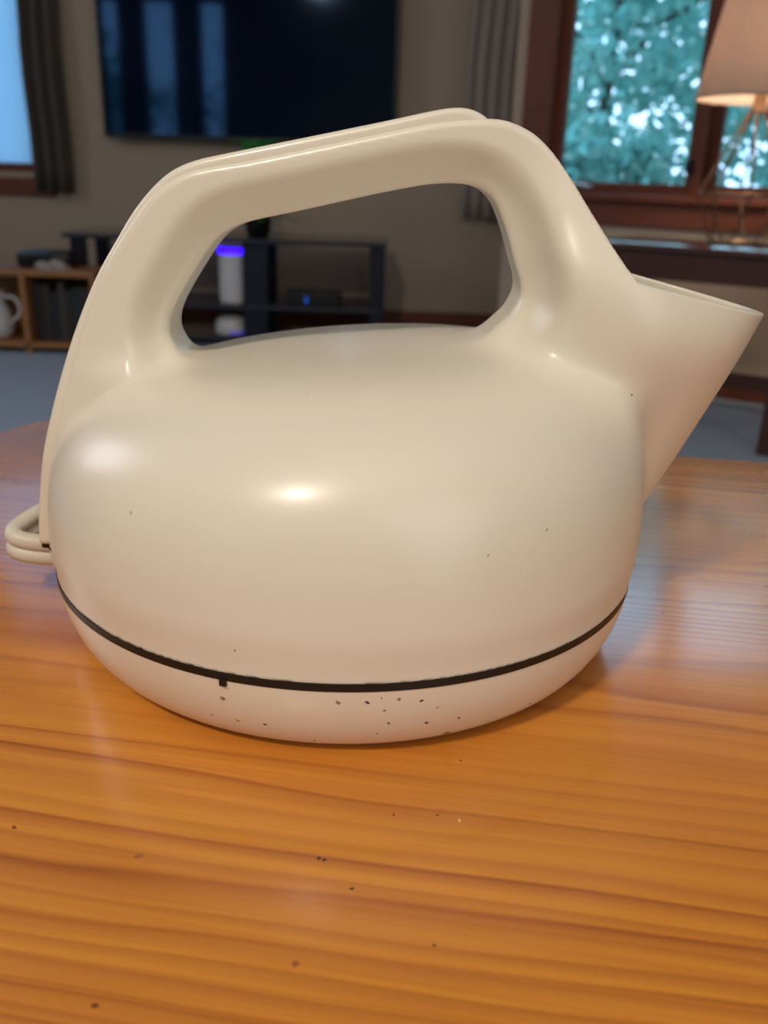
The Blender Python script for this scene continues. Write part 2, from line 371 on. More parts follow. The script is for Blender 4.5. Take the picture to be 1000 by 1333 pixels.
# ------------------------------------------------------------------ outside
def ground():
    mb = MB(); mb.box((-14, -14, -.35), (14, 14, -.25)); o = mb.build('ground', outdoor_m); tag(o, kind='structure')
ground()
def leaf_mesh(name, n, cx, ry, rz, sz, seed, clumps, parent, spread):
    rg = np.random.default_rng(seed)
    cc = rg.normal(size=(clumps, 3)); cc /= np.linalg.norm(cc, axis=1)[:, None]; cc *= (rg.random((clumps, 1)) ** .4)
    cc = cc * np.array([cx, ry, rz])
    k = rg.integers(0, clumps, n); P = cc[k] + rg.normal(size=(n, 3)) * spread
    a = rg.normal(size=(n, 3)); a /= np.linalg.norm(a, axis=1)[:, None]
    b_ = rg.normal(size=(n, 3)); b_ -= (b_ * a).sum(1)[:, None] * a; b_ /= np.linalg.norm(b_, axis=1)[:, None]
    c_ = np.cross(a, b_); s = sz * (.6 + .8 * rg.random((n, 1)))
    V = np.stack([P - a * s, P + b_ * s * .45 + c_ * s * .12, P + a * s, P - b_ * s * .45 + c_ * s * .12, P + c_ * s * .02], 1).reshape(-1, 3)
    idx = np.arange(n)[:, None] * 5
    F = np.concatenate([idx + [0, 1, 4], idx + [1, 2, 4], idx + [2, 3, 4], idx + [3, 0, 4]], 0)
    me = bpy.data.meshes.new(name); me.from_pydata(V.tolist(), [], F.tolist()); me.materials.append(leafm)
    o = bpy.data.objects.new(name, me); COL.objects.link(o); o.parent = parent; o['kind'] = 'stuff'
    return o
def tree(loc, label, seed, rx, rz, zc, n=2600, clumps=40, sz=.07, spread=.2, tr=.09, group=None):
    t = empty('tree', (loc[0], loc[1], -.25), label=label, cat='tree', group=group)
    o = leaf_mesh('foliage', n, rx, rx, rz, sz, seed, clumps, t, spread); o.location = (0, 0, zc)
    rg = random.Random(seed)
    mb = MB(); mb.tube([(0, 0, 0), (.04, .02, zc * .4), (-.03, .03, zc * .8), (.02, 0, zc + rz * .7)], lambda q: tr * (1 - .75 * q), 10)
    mb.build('trunk', bark, t, True)
    for i in range(5):
        a_ = i * 1.3 + rg.random(); z = zc * (.55 + .1 * i)
        MB().tube([(0, 0, z), (cos(a_) * rx * .4, sin(a_) * rx * .4, z + rz * .25), (cos(a_) * rx * .8, sin(a_) * rx * .8, z + rz * .35)], lambda q: tr * .4 * (1 - .8 * q), 6).build('branch', bark, t, True)
    return t
def out(s, d): p = WP + U * s + NN * d; return (p.x, p.y)
for i, (s_, d_, n_, lab) in enumerate([(.35, 3.4, 15000, 'leafy tree filling the right half of the garden view'), (-2.2, 4.5, 11000, 'leafy tree beyond the left edge of the garden window'),
        (-.3, 7.0, 22000, 'farther tree whose crown shows bright sky gaps'), (3.7, 4.2, 9000, 'leafy tree beyond the lamp at the right edge'), (3.2, 8.6, 16000, 'distant tree behind the lamp')]):
    tree(out(s_, d_), lab, 3 + i, 1.0 + .03 * d_, 1.35, 1.75, n=int(n_ * .5), clumps=62, sz=.055 + .003 * d_, spread=.19)
def shrub(s, d, label, seed, rx, rz, n):
    p = out(s, d); t = empty('shrub', (p[0], p[1], -.25), label=label, cat='shrub', group='shrubs along the garden lawn')
    o = leaf_mesh('foliage', n, rx, rx * .7, rz, .05, seed, 30, t, .1); o.location = (0, 0, rz * .9)
    MB().tube([(0, 0, 0), (.02, 0, rz * .6), (0, .02, rz * 1.2)], lambda q: .03 * (1 - .7 * q), 6).build('trunk', bark, t, True)
shrub(-1.3, 1.9, 'low green shrub under the window\'s bottom edge, left one', 12, .8, .60, 9000)
shrub(.8, 1.0, 'low green shrub under the window\'s bottom edge, beside the lamp', 13, .5, .40, 4000)
for i, (x, y) in enumerate([(-4.0, -5.6), (-1.5, -5.9)]):
    tree((x, y), 'garden tree mirrored in the television screen, %s one' % ('left', 'right')[i], 20 + i, 1.1, 1.2, 1.6, n=2300, clumps=45, sz=.06, spread=.17)

# ------------------------------------------------------------------ curtains
def curtain(label, p0, p1, z0, z1, material, folds, depth=.035, off=.05):
    M, l = frame_mat(p0, p1)
    r = empty('curtain', label=label, cat='curtain'); r.matrix_world = M
    n = folds * 12; rows = 14; V = []; F = []
    for side in (0, 1):
        for j in range(rows + 1):
            z = z0 + (z1 - z0) * j / rows; fl = 1 - .25 * j / rows
            for i in range(n + 1):
                t = i / n; y = -off - depth * fl * sin(t * folds * 2 * pi + .5 * sin(j * .5)) - side * .004
                V.append((t * l + .004 * sin(j), y, z))
    nr = (rows + 1) * (n + 1)
    for j in range(rows):
        for i in range(n):
            a_ = j * (n + 1) + i; F.append((a_, a_ + 1, a_ + n + 2, a_ + n + 1)); a2 = a_ + nr; F.append((a2, a2 + n + 1, a2 + n + 2, a2 + 1))
    for i in range(n): F.append((i, i + nr, i + 1 + nr, i + 1)); t_ = rows * (n + 1) + i; F.append((t_, t_ + 1, t_ + 1 + nr, t_ + nr))
    for j in range(rows):
        a_ = j * (n + 1); F.append((a_, a_ + n + 1, a_ + n + 1 + nr, a_ + nr)); a_ += n; F.append((a_, a_ + nr, a_ + n + 1 + nr, a_ + n + 1))
    mesh_obj('cloth', V, F, material, r, True)
    hb = MB(); hb.tube([(-.05, -off, z1 - .01), (l + .05, -off, z1 - .01)], .010, 10); ro = hb.build('curtain_rod', blackmetal, r, True)
    MB().box((l * .5 - .01, -off, z1 - .02), (l * .5 + .01, 0, z1)).build('bracket', blackmetal, ro)
curtain('dark grey curtain hanging beside the blue-white blind at far left', (-1.475, yT, 0), (-1.315, yT, 0), .525, 2.05, curtain_l, 3)
curtain('light grey curtain hanging in the corner left of the garden window', (.295, yT, 0), (.50, yT, 0), .485, 2.05, curtain_r, 4, depth=.012, off=.08)

# ------------------------------------------------------------------ television
tv = empty('television', (-.573, yT, 1.08), label='large dark wall-mounted television reflecting trees outside', cat='television')
MB().box((-.59, -.085, -.335), (.59, -.045, .335), .004).build('casing', blackplastic, tv)
MB().box((-.578, -.0865, -.320), (.578, -.0845, .325)).build('screen', tv_m, tv)
MB().box((-.2, -.045, -.15), (.2, 0, .15), .003).build('wall_mount', blackmetal, tv)
MB().box((.03, -.088, -.331), (.038, -.085, -.326)).build('standby_light', led_red, tv)

# ------------------------------------------------------------------ tv stand
st = empty('media_stand', (-.60, 3.22, 0), label='black open media stand with glass shelves under the television', cat='stand')
for (x0, x1) in ((.535, .59), (.06, .15), (-.58, -.53)):
    MB().box((x0, -.17, 0), (x1, -.12, .383), .003).build('post', blackmetal, st)
    MB().box((x0, .12, 0), (x1, .17, .383), .003).build('post', blackmetal, st)
MB().box((-.6, -.2, .383), (.6, .2, .400), .004).build('top_shelf', blackglass, st)
MB().box((-.575, -.18, .142), (.58, .18, .156), .003).build('shelf', blackglass, st)
MB().box((-.575, -.18, .020), (.58, .18, .034), .003).build('shelf', blackglass, st)
# speakers
def speaker(loc, label, h, r, ring):
    s = empty('smart_speaker', loc, label=label, cat='speaker')
    if ring:
        MB().lathe([(r * .86, 0), (r * .96, .005), (r, .03), (r, h - .022)], 40).build('body', whiteplastic, s, True)
        MB().lathe([(r * 1.02, h - .022), (r * 1.04, h - .012), (r * 1.0, h)], 40).build('light_ring', ring_blue, s, True)
        MB().lathe([(r * .8, h), (r * .78, h + .002)], 32).build('top_cap', blackplastic, s, True)
    else:
        MB().lathe([(r * .8, 0), (r * .98, .006), (r, .02), (r, h * .55), (r * .88, h * .82), (r * .55, h * .97), (r * .3, h)], 40).build('body', whiteplastic, s, True)
        t = MB(); t.tube([(r * 1.0 * cos(a_), r * 1.0 * sin(a_), .012) for a_ in [pi * (-.5 + .12 * k) for k in range(7)]], .004, 6); t.build('light_strip', led_violet, s, True)
    return s
speaker((-.585, 3.12, .156), 'white cylindrical smart speaker with glowing blue ring on middle shelf', .205, .056, True)
speaker((-.600, 3.13, .034), 'small white domed speaker with violet glow below the blue-ringed one', .072, .064, False)
bx = empty('set_top_box', (-.28, 3.16, .156), label='flat black set-top box with a blue light on the stand', cat='media box')
MB().box((-.105, -.07, 0), (.105, .07, .048), .004).build('body', blackplastic, bx)
MB().box((-.030, -.0715, .008), (-.020, -.0695, .036)).build('display', led_blue, bx)
# plant on the stand
pl = empty('potted_plant', (-.50, 3.2, .400), label='green trailing houseplant in a dark pot below the television', cat='plant')
MB().lathe([(.035, 0), (.045, .01), (.052, .07), (.046, .07), (.044, .055)], 24).build('pot', blackplastic, pl, True)
rg = random.Random(4)
for i in range(30):
    a_ = rg.uniform(0, 2 * pi); hgt = rg.choice((.03, .05, .09, .24, .33)) ; rad = rg.uniform(.06, .17); wd = .028
    pts = spline([(0, 0, .055), (cos(a_) * rad * .35, sin(a_) * rad * .35, .06 + hgt * .8), (cos(a_) * rad, sin(a_) * rad, .03 + hgt * .9)], 6)
    V = []; F = []
    for k, p in enumerate(pts):
        t = k / (len(pts) - 1); w_ = wd * math.sin(pi * min(1, .08 + t * .9)) + .001
        V += [(p[0] - sin(a_) * w_, p[1] + cos(a_) * w_, p[2]), (p[0], p[1], p[2] - .004), (p[0] + sin(a_) * w_, p[1] - cos(a_) * w_, p[2])]
    for k in range(len(pts) - 1):
        for q in (0, 1): F.append((k * 3 + q, k * 3 + q + 1, k * 3 + q + 4, k * 3 + q + 3))
    mesh_obj('leaf', V, F, houseleaf, pl, True)
# cable or dark item lying below the television is too dark to name

# ------------------------------------------------------------------ low rack on the left
rk = empty('low_shelf', (-1.43, 2.89, 0), label='low honey-coloured wooden shelf on the carpet under the left window', cat='shelf')
MB().box((-.42, -.11, .268), (.42, .11, .288), .003).build('top_board', palewood, rk)
MB().box((-.42, -.11, .02), (.42, .11, .038), .003).build('bottom_board', palewood, rk)
for x in (-.42, .155, .40): MB().box((x, -.11, 0), (x + .02, .11, .268), .002).build('upright', palewood, rk)
MB().box((-.40, .10, .038), (.40, .11, .268)).build('back_board', palewood, rk)
cols = [(40, 38, 44), (56, 50, 44), (30, 34, 42), (64, 58, 56), (44, 40, 36), (36, 44, 50), (60, 44, 38)]
x = -1.43 + .185; bi = 0; rg = random.Random(3)
bookm = [mat('book_cover_%d' % i, srgb(*c_), .6) for i, c_ in enumerate(cols)]; paper = mat('book_paper', srgb(150, 140, 125), .9)
words = ['dark grey', 'brown', 'blue-black', 'warm grey', 'olive brown', 'slate', 'rust brown']
ords = ['first', 'second', 'third', 'fourth', 'fifth', 'sixth', 'seventh']
while x < -1.43 + .375:
    w_ = rg.uniform(.022, .033); h_ = rg.uniform(.17, .215)
    if x + w_ > -1.43 + .398 or bi > 6: break
    k = bi % 7
    bk = empty('book', (x, 2.83, .038), label='%s book standing %s from the wooden post in the low shelf' % (words[k], ords[bi]), cat='book', group='books in the low wooden shelf')
    MB().box((0, 0, 0), (.003, .13, h_)).box((w_ - .003, 0, 0), (w_, .13, h_)).box((.003, 0, 0), (w_ - .003, .003, h_)).build('cover', bookm[k], bk)
    MB().box((.003, .003, .003), (w_ - .003, .126, h_ - .004)).build('pages', paper, bk)
    x += w_ + .002; bi += 1
# white things at the left of the post
jg = empty('jug', (-1.40, 2.86, .038), label='small pale jug standing left of the wooden post', cat='jug')
MB().lathe([(.035, 0), (.05, .012), (.058, .05), (.046, .10), (.030, .135), (.036, .165), (.031, .165), (.026, .135)], 28).build('body', whiteplastic, jg, True)
MB().tube(spline([(.030, 0, .15), (.075, 0, .14), (.085, 0, .09), (.052, 0, .06)], 6), .006, 8).build('handle', whiteplastic, jg, True)
MB().lathe([(.028, 0), (.028, .001)], 16).build('base', whiteplastic, jg)
bg_ = empty('handbag', (-1.515, 2.86, .038), label='dark maroon cloth bag beside the pale jug', cat='bag')
MB().box((-.035, -.06, 0), (.035, .06, .13), .014).build('body', mat('maroon_cloth', srgb(60, 36, 44), .9), bg_, True)
MB().tube(spline([(0, -.045, .125), (0, -.04, .17), (0, 0, .185), (0, .04, .17), (0, .045, .125)], 6), .006, 8).build('strap', mat('maroon_strap', srgb(48, 28, 34), .9), bg_, True)
kb = empty('bag_case', (-1.215, 2.928, .288), label='black soft case lying on top of the low wooden shelf', cat='case')
MB().box((-.095, -.07, 0), (.095, .07, .055), .014).build('body', blackplastic, kb, True)
MB().tube(spline([(-.03, -.072, .03), (-.025, -.085, .045), (.025, -.085, .045), (.03, -.072, .03)], 5), .004, 6).build('handle', blackplastic, kb, True)
cl = empty('folded_cloth', (-1.16, 2.812, .288), label='crumpled grey cloth in front of the black case', cat='cloth')
def lump():
    t = bmesh.new(); bmesh.ops.create_icosphere(t, subdivisions=3, radius=1)
    for v in t.verts:
        n_ = 1 + .18 * sin(v.co.x * 6 + v.co.y * 4) + .12 * sin(v.co.y * 9 + v.co.z * 5)
        v.co = Vector((v.co.x * .06 * n_, v.co.y * .035 * n_, max(0, v.co.z) * .030 * n_))
    return t
mb = MB(); mb.add(lump()); mb.build('fabric', curtain_r, cl, True)

# ------------------------------------------------------------------ side table under the window
TT = Vector((.9624, 1.8146, 0))      # front right leg's foot
def local(o): M = Matrix((U, NN, Vector((0, 0, 1)))).transposed().to_4x4(); M.translation = TT; o.matrix_world = M
sd = empty('side_table', label='dark brown side table with polished top under the garden window', cat='table'); local(sd)
MB().box((-.50, -.03, .476), (.10, .35, .492), .005).build('tabletop', glossy_top, sd, True)
MB().box((-.455, -.010, .405), (.035, .01, .476), .002).box((-.455, .31, .405), (.035, .33, .476), .002).box((-.455, .01, .405), (-.435, .31, .476)).box((.015, .01, .405), (.035, .31, .476)).build('apron', tablewood, sd)
for (a_, b_) in ((-.47, -.018), (.0, -.018), (-.47, .296), (.0, .296)):
    MB().box((a_, b_, 0), (a_ + .048, b_ + .042, .476), .003).build('leg', tablewood, sd)
MB().box((-.42, .31, .09), (0, .325, .135), .002).build('stretcher', tablewood, sd)

# ------------------------------------------------------------------ lamp on it
lp = empty('table_lamp', (.896 + .02, 2.06, .492), label='table lamp with grey tapered shade and bronze wire base', cat='lamp')
MB().lathe([(.156, .343), (.112, .585), (.110, .585), (.154, .343)], 64, cap=False).build('lamp_shade', shade, lp, True)
r_ = MB(); r_.tube([(.1555 * cos(2 * pi * k / 48), .1555 * sin(2 * pi * k / 48), .344) for k in range(49)], .0028, 6); r_.build('lower_rim', shade, lp, True); r_ = MB(); r_.tube([(.1115 * cos(2 * pi * k / 48), .1115 * sin(2 * pi * k / 48), .585) for k in range(49)], .0028, 6); r_.build('upper_rim', shade, lp, True)
for k in range(8):
    a_ = 2 * pi * k / 8 + .2
    a2 = a_ + .35
    MB().tube([(.020 * cos(a_), .020 * sin(a_), .318), (.112 * cos(a2), .112 * sin(a2), .122)], .0030, 8).build('upper_rod', lampwire, lp, True)
    MB().tube([(.112 * cos(a2), .112 * sin(a2), .122), (.074 * cos(a_), .074 * sin(a_), .004)], .0030, 8).build('lower_rod', lampwire, lp, True)
def hoop(r, z, th, name): MB().tube([(r * cos(2 * pi * k / 48), r * sin(2 * pi * k / 48), z) for k in range(49)], th, 6).build(name, lampwire, lp, True)
hoop(.112, .122, .0032, 'middle_hoop'); hoop(.074, .004, .0035, 'bottom_hoop'); hoop(.021, .318, .003, 'top_hoop')
MB().lathe([(.020, .316), (.022, .32), (.016, .335), (.016, .385)], 20).build('socket', lampwire, lp, True)
MB().tube([(0, 0, .385), (0, 0, .40)], .012, 10).tube([(-.112, 0, .56), (.112, 0, .56)], .002, 6).tube([(0, -.112, .56), (0, .112, .56)], .002, 6).tube([(.03, 0, .385), (.045, 0, .47), (.0, 0, .56), (-.045, 0, .47), (-.03, 0, .385)], .002, 6).build('harp', lampwire, lp, True)
MB().lathe([(.012, .395), (.014, .41), (.028, .445), (.030, .465), (.022, .485), (.006, .494)], 24).build('bulb', bulb_m, lp, True)
pt = bpy.data.lights.new('bulb_light', 'POINT'); pt.energy = LAMP_W; pt.color = (1, .77, .54); pt.shadow_soft_size = .04
po = bpy.data.objects.new('bulb_light', pt); COL.objects.link(po); po.location = (.916, 2.06, .492 + .455)

# ------------------------------------------------------------------ coffee table
ct = empty('coffee_table', (0, 0, 0), radians(-9), label='varnished orange pine coffee table the kettle stands on', cat='table')
x0, x1, y0, y1, cr = -.300, .98, -.47, .292, .085
def round_rect(x0, x1, y0, y1, r, seg=14):
    o = []
    for cx, cy, a0 in ((x1 - r, y1 - r, 0), (x0 + r, y1 - r, 90), (x0 + r, y0 + r, 180), (x1 - r, y0 + r, 270)):
        for k in range(seg + 1):
            a_ = radians(a0 + 90 * k / seg); o.append((cx + r * cos(a_), cy + r * sin(a_)))
    return o
rings = []
for ins, z in ((.010, TZ - .030), (.002, TZ - .027), (0, TZ - .022), (0, TZ - .008), (.0023, TZ - .0023), (.008, TZ)):
    rings.append([(x, y, z) for x, y in round_rect(x0 + ins, x1 - ins, y0 + ins, y1 - ins, cr - ins)])
V = [p for r__ in rings for p in r__]; n = len(rings[0]); F = []
for j in range(len(rings) - 1):
    for i in range(n): F.append((j * n + i, j * n + (i + 1) % n, (j + 1) * n + (i + 1) % n, (j + 1) * n + i))
F.append(tuple(range(n))[::-1]); F.append(tuple(range((len(rings) - 1) * n, len(rings) * n)))
o = mesh_obj('tabletop', V, F, pine, ct, True); o.data.set_sharp_from_angle(angle=radians(50))
ax0, ax1, ay0, ay1 = x0 + .06, x1 - .06, y0 + .06, y1 - .06
MB().box((ax0, ay0, TZ - .10), (ax1, ay0 + .02, TZ - .03)).box((ax0, ay1 - .02, TZ - .10), (ax1, ay1, TZ - .03)).box((ax0, ay0 + .02, TZ - .10), (ax0 + .02, ay1 - .02, TZ - .03)).box((ax1 - .02, ay0 + .02, TZ - .10), (ax1, ay1 - .02, TZ - .03)).build('apron', pine, ct)
for a_ in (ax0 - .01, ax1 - .045):
    for b_ in (ay0 - .01, ay1 - .045):
        MB().box((a_, b_, 0), (a_ + .055, b_ + .055, TZ - .03), .006).build('leg', pine, ct)

# ------------------------------------------------------------------ kettle, as blended distance fields (unit R, z = 0 at the black seam)
ZR = .28                                    # seam height above the table
XC, RB = .03, 1.03
def poly_sdf(P, X, Z):
    P = np.array(P); Q = np.roll(P, -1, 0); d = np.full(X.shape, 1e9); ins = np.zeros(X.shape, bool)
    for (ax, az), (bx, bz) in zip(P, Q):
        ex, ez = bx - ax, bz - az; L2 = ex * ex + ez * ez
        if L2 < 1e-12: continue
        wx, wz = X - ax, Z - az; t = np.clip((wx * ex + wz * ez) / L2, 0, 1)
        d = np.minimum(d, (wx - ex * t) ** 2 + (wz - ez * t) ** 2)
        if az != bz:
            c_ = ((az > Z) != (bz > Z)) & (X < ex * (Z - az) / ez + ax); ins ^= c_
    d = np.sqrt(d); return np.where(ins, -d, d)
GX = np.arange(-1.35, 1.65, .01); GZ = np.arange(-.45, 1.75, .01)
gX, gZ = np.meshgrid(GX, GZ, indexing='ij')
def bil(T, x, z):
    u = np.clip((x - GX[0]) / .01, 0, len(GX) - 1.001); w_ = np.clip((z - GZ[0]) / .01, 0, len(GZ) - 1.001)
    i = u.astype(np.int32); j = w_.astype(np.int32); u = u - i; w_ = w_ - j
    return (T[i, j] * (1 - u) + T[i + 1, j] * u) * (1 - w_) + (T[i, j + 1] * (1 - u) + T[i + 1, j + 1] * u) * w_
seam = [(-1.066, -.03), (-1.054, .154), (-1.027, .336), (-.998, .485), (-.958, .600), (-.893, .779), (-.785, .972), (-.70, 1.095), (-.612, 1.200), (-.524, 1.257), (-.438, 1.283), (-.31, 1.306), (-.14, 1.343), (.027, 1.380), (.20, 1.418), (.32, 1.443), (.436, 1.462), (.514, 1.456), (.591, 1.422), (.65, 1.368), (.702, 1.299), (.762, 1.207), (.838, 1.092), (.884, 1.030), (.925, .985)]
def nearer(P, f0=.94, f1=.965):
    # the outline is seen on the handle's near side, so the mid-plane outline is a little smaller
    o = []
    for x, z in P:
        t = min(max((x + 1) / 1.6, 0), 1); f_ = f0 + (f1 - f0) * t + .028 * min(max((.7 - z) / .5, 0), 1); w_ = min(max((x - .6) / .3, 0), 1); f_ = f_ * (1 - w_) + w_
        o.append((.165 + (x - .165) * f_, 1.283 + (z - 1.283) * f_ if z > .3 else z))
    return o
seam = nearer(seam)
outer = spline(seam, 5) + [np.array(p) for p in ((.90, .6), (.86, .2), (.8, -.03))]
hole = spline([(-.565, .72), (-.575, .78), (-.560, .845), (-.505, .94), (-.429, 1.050), (-.376, 1.100), (-.30, 1.133), (-.121, 1.175), (.131, 1.235), (.28, 1.264), (.38, 1.268), (.440, 1.254), (.484, 1.217), (.519, 1.151), (.567, 1.045), (.593, .985), (.600, .93), (.580, .86), (.54, .76), (.50, .4), (0, .3), (-.5, .4)], 5, True)
DO = poly_sdf(outer, gX, gZ); DH = poly_sdf(hole, gX, gZ); DM = np.maximum(DO, -DH)
coverline = [(-1.098, .022), (-1.092, .10), (-1.082, .18), (-1.058, .315), (-1.024, .460), (-.975, .625), (-.912, .785), (-.837, .935), (-.763, 1.050), (-.692, 1.152), (-.623, 1.228), (-.558, 1.279), (-.480, 1.312), (-.369, 1.338), (-.121, 1.391), (.124, 1.444), (.269, 1.477), (.342, 1.489), (.395, 1.486), (.44, 1.466), (.47, 1.44)]
coverline = nearer(coverline)
inner = [(x + .055 * (1 if z < 1.15 else .45), z - (.0 if z < .9 else .055)) for x, z in seam[:17]]
inner[0] = (-.97, .022)
cover_poly = spline(coverline, 5) + spline([(.44, 1.40)] + inner[::-1][1:], 4)
DC = poly_sdf(cover_poly, gX, gZ)
def sst(a, b, x): t = np.clip((x - a) / (b - a), 0, 1); return t * t * (3 - 2 * t)
DO = DO - .012 * sst(.45, .25, gX) * sst(.75, 1.05, gZ); DM = np.maximum(DO, -DH)
def smin(a, b, k):
    h = np.maximum(k - np.abs(a - b), 0) / k; return np.minimum(a, b) - h * h * h * k / 6
def smax(a, b, k): return -smin(-a, -b, k)
def rbox(d2, y, h, r):
    q0 = d2 + r; q1 = np.abs(y) - h + r
    return np.minimum(np.maximum(q0, q1), 0) + np.sqrt(np.maximum(q0, 0) ** 2 + np.maximum(q1, 0) ** 2) - r
def sst(a, b, x): t = np.clip((x - a) / (b - a), 0, 1); return t * t * (3 - 2 * t)
P_EXP = 3.7
def f_body(x, y, z):
    r = np.sqrt((x - XC) ** 2 + y * y) / (RB + .012 * sst(0, .15, z))
    Ht = .735 + .085 * x
    g = (r ** P_EXP + (np.maximum(z, 0) / Ht) ** P_EXP) ** (1 / P_EXP)
    gr = np.sqrt(((r / np.maximum(g, 1e-4)) ** (P_EXP - 1) / RB) ** 2 + ((np.maximum(z, 0) / Ht / np.maximum(g, 1e-4)) ** (P_EXP - 1) / Ht) ** 2)
    return (g - 1) / np.maximum(gr, .4)
def f_handle(x, y, z):
    dh = bil(DH, x, z)                     # distance from the finger hole
    hth = .110 + .090 * sst(0, .13, dh) + .05 * sst(.75, .55, z) * sst(-.9, -.6, x) + .06 * sst(.45, .9, x) * sst(1.35, .95, z)
    return rbox(bil(DM, x, z), y, hth, .026) * .85
SA = np.array([1.105, 0, .16]); R0 = np.array([.885, 0, 1.012]); R1 = np.array([1.421, 0, .893]); SCn = (R0 + R1) / 2
ud = (R1 - R0) / np.linalg.norm(R1 - R0); nd = np.array([-ud[2], 0, ud[0]]); sa_ = np.linalg.norm(R1 - R0) / 2; sb_ = .43
def cone(x, y, z, inset=0.):
    """half-elliptic funnel: flat-backed against the handle's front leg, pointed lip in front"""
    hgt = nd @ (R0 - SA)
    t = ((x - SA[0]) * nd[0] + (z - SA[2]) * nd[2]) / hgt
    tt = np.maximum(t, .0)
    cx = SA[0] + t * (R0[0] - SA[0]); cz = SA[2] + t * (R0[2] - SA[2])
    u_ = (x - cx) * ud[0] + (z - cz) * ud[2]
    w_ = 1 - .5 * sst(1.0, 1.5, t)                       # above the rim the flank dies away into the handle's leg
    a_ = np.maximum(np.where(u_ > 0, 2 * sa_ * tt - inset * 1.3, (.05 if inset else (.12 + .36 * np.minimum(tt, 1)) * w_)), .02)
    b_ = np.maximum(sb_ * smin(tt ** .75, 1.55 - .75 * tt, .35) - inset, .02)
    rho = np.sqrt((u_ / a_) ** 2 + (np.abs(y) / b_) ** 2)
    g = np.sqrt((u_ / a_ ** 2) ** 2 + (y / b_ ** 2) ** 2) / np.maximum(rho, .05)
    s_ = np.maximum((rho - 1) / np.maximum(g, 1.5) * .85, (.03 - t) * hgt)
    return s_, (t - 1) * hgt, t
def f_shell(x, y, z):
    b_ = f_body(x, y, z); h = f_handle(x, y, z); s, top, t = cone(x, y, z)
    DOv = bil(DO, x, z)
    kk = .17 + .10 * sst(.2, .6, x) - .13 * sst(-.45, -.75, x) * sst(.68, .52, z)
    f = smin(smin(b_, h, kk), smax(s, .11 - bil(DH, x, z), .10), .05 + .22 * sst(.42, .85, z) * (1 - .7 * sst(1.0, 1.2, z)))
    f = smax(f, np.minimum(top, DOv), .012)
    si, _, t = cone(x, y, z, .032)
    f = smax(f, -np.maximum(np.maximum(si, .35 - t), .03 - DOv), .012)
    f = f + .05 * sst(.012, -.012, z)
    return np.maximum(f, -.05 - z)
def f_foot(x, y):
    c_ = np.sqrt((x - XC) ** 2 + y * y) - RB
    q0 = np.abs(x + .60) - .452 + .06; q1 = np.abs(y) - .17 + .06
    bx_ = np.minimum(np.maximum(q0, q1), 0) + np.sqrt(np.maximum(q0, 0) ** 2 + np.maximum(q1, 0) ** 2) - .06
    return smin(c_, bx_, .10)
BP_Z = np.array([-.285, -.28, -.27, -.255, -.235, -.20, -.16, -.11, -.06, -.013]); BP_R = np.array([-.30, -.175, -.135, -.108, -.086, -.060, -.038, -.019, -.006, .0])
def foot_loft(name, zs, offs, material, parent, nth=220):
    """rings that follow the kettle's footprint (circle with a small heel at the back), as one closed shell"""
    th = np.linspace(0, 2 * pi, nth, endpoint=False); ct_, st_ = np.cos(th), np.sin(th)
    lo_, hi_ = np.full(nth, .7), np.full(nth, 1.4)
    for _ in range(40):
        md = (lo_ + hi_) / 2; ins = f_foot(md * ct_, md * st_) < 0; lo_ = np.where(ins, md, lo_); hi_ = np.where(ins, hi_, md)
    V = []; F = []
    for z, o_ in zip(zs, offs):
        r = lo_ + o_; V += [(a_ * R, b_ * R, (z + ZR) * R) for a_, b_ in zip(r * ct_, r * st_)]
    for j in range(len(zs) - 1):
        for i in range(nth): F.append((j * nth + i, j * nth + (i + 1) % nth, (j + 1) * nth + (i + 1) % nth, (j + 1) * nth + i))
    F.append(tuple(range(nth))[::-1]); F.append(tuple(range((len(zs) - 1) * nth, len(zs) * nth)))
    o = mesh_obj(name, V, F, material, parent, True); o.data.set_sharp_from_angle(angle=radians(40)); return o
def f_cover(x, y, z): return rbox(bil(DC, x, z), y, .188 + .01 * sst(1.0, .3, z), .020)

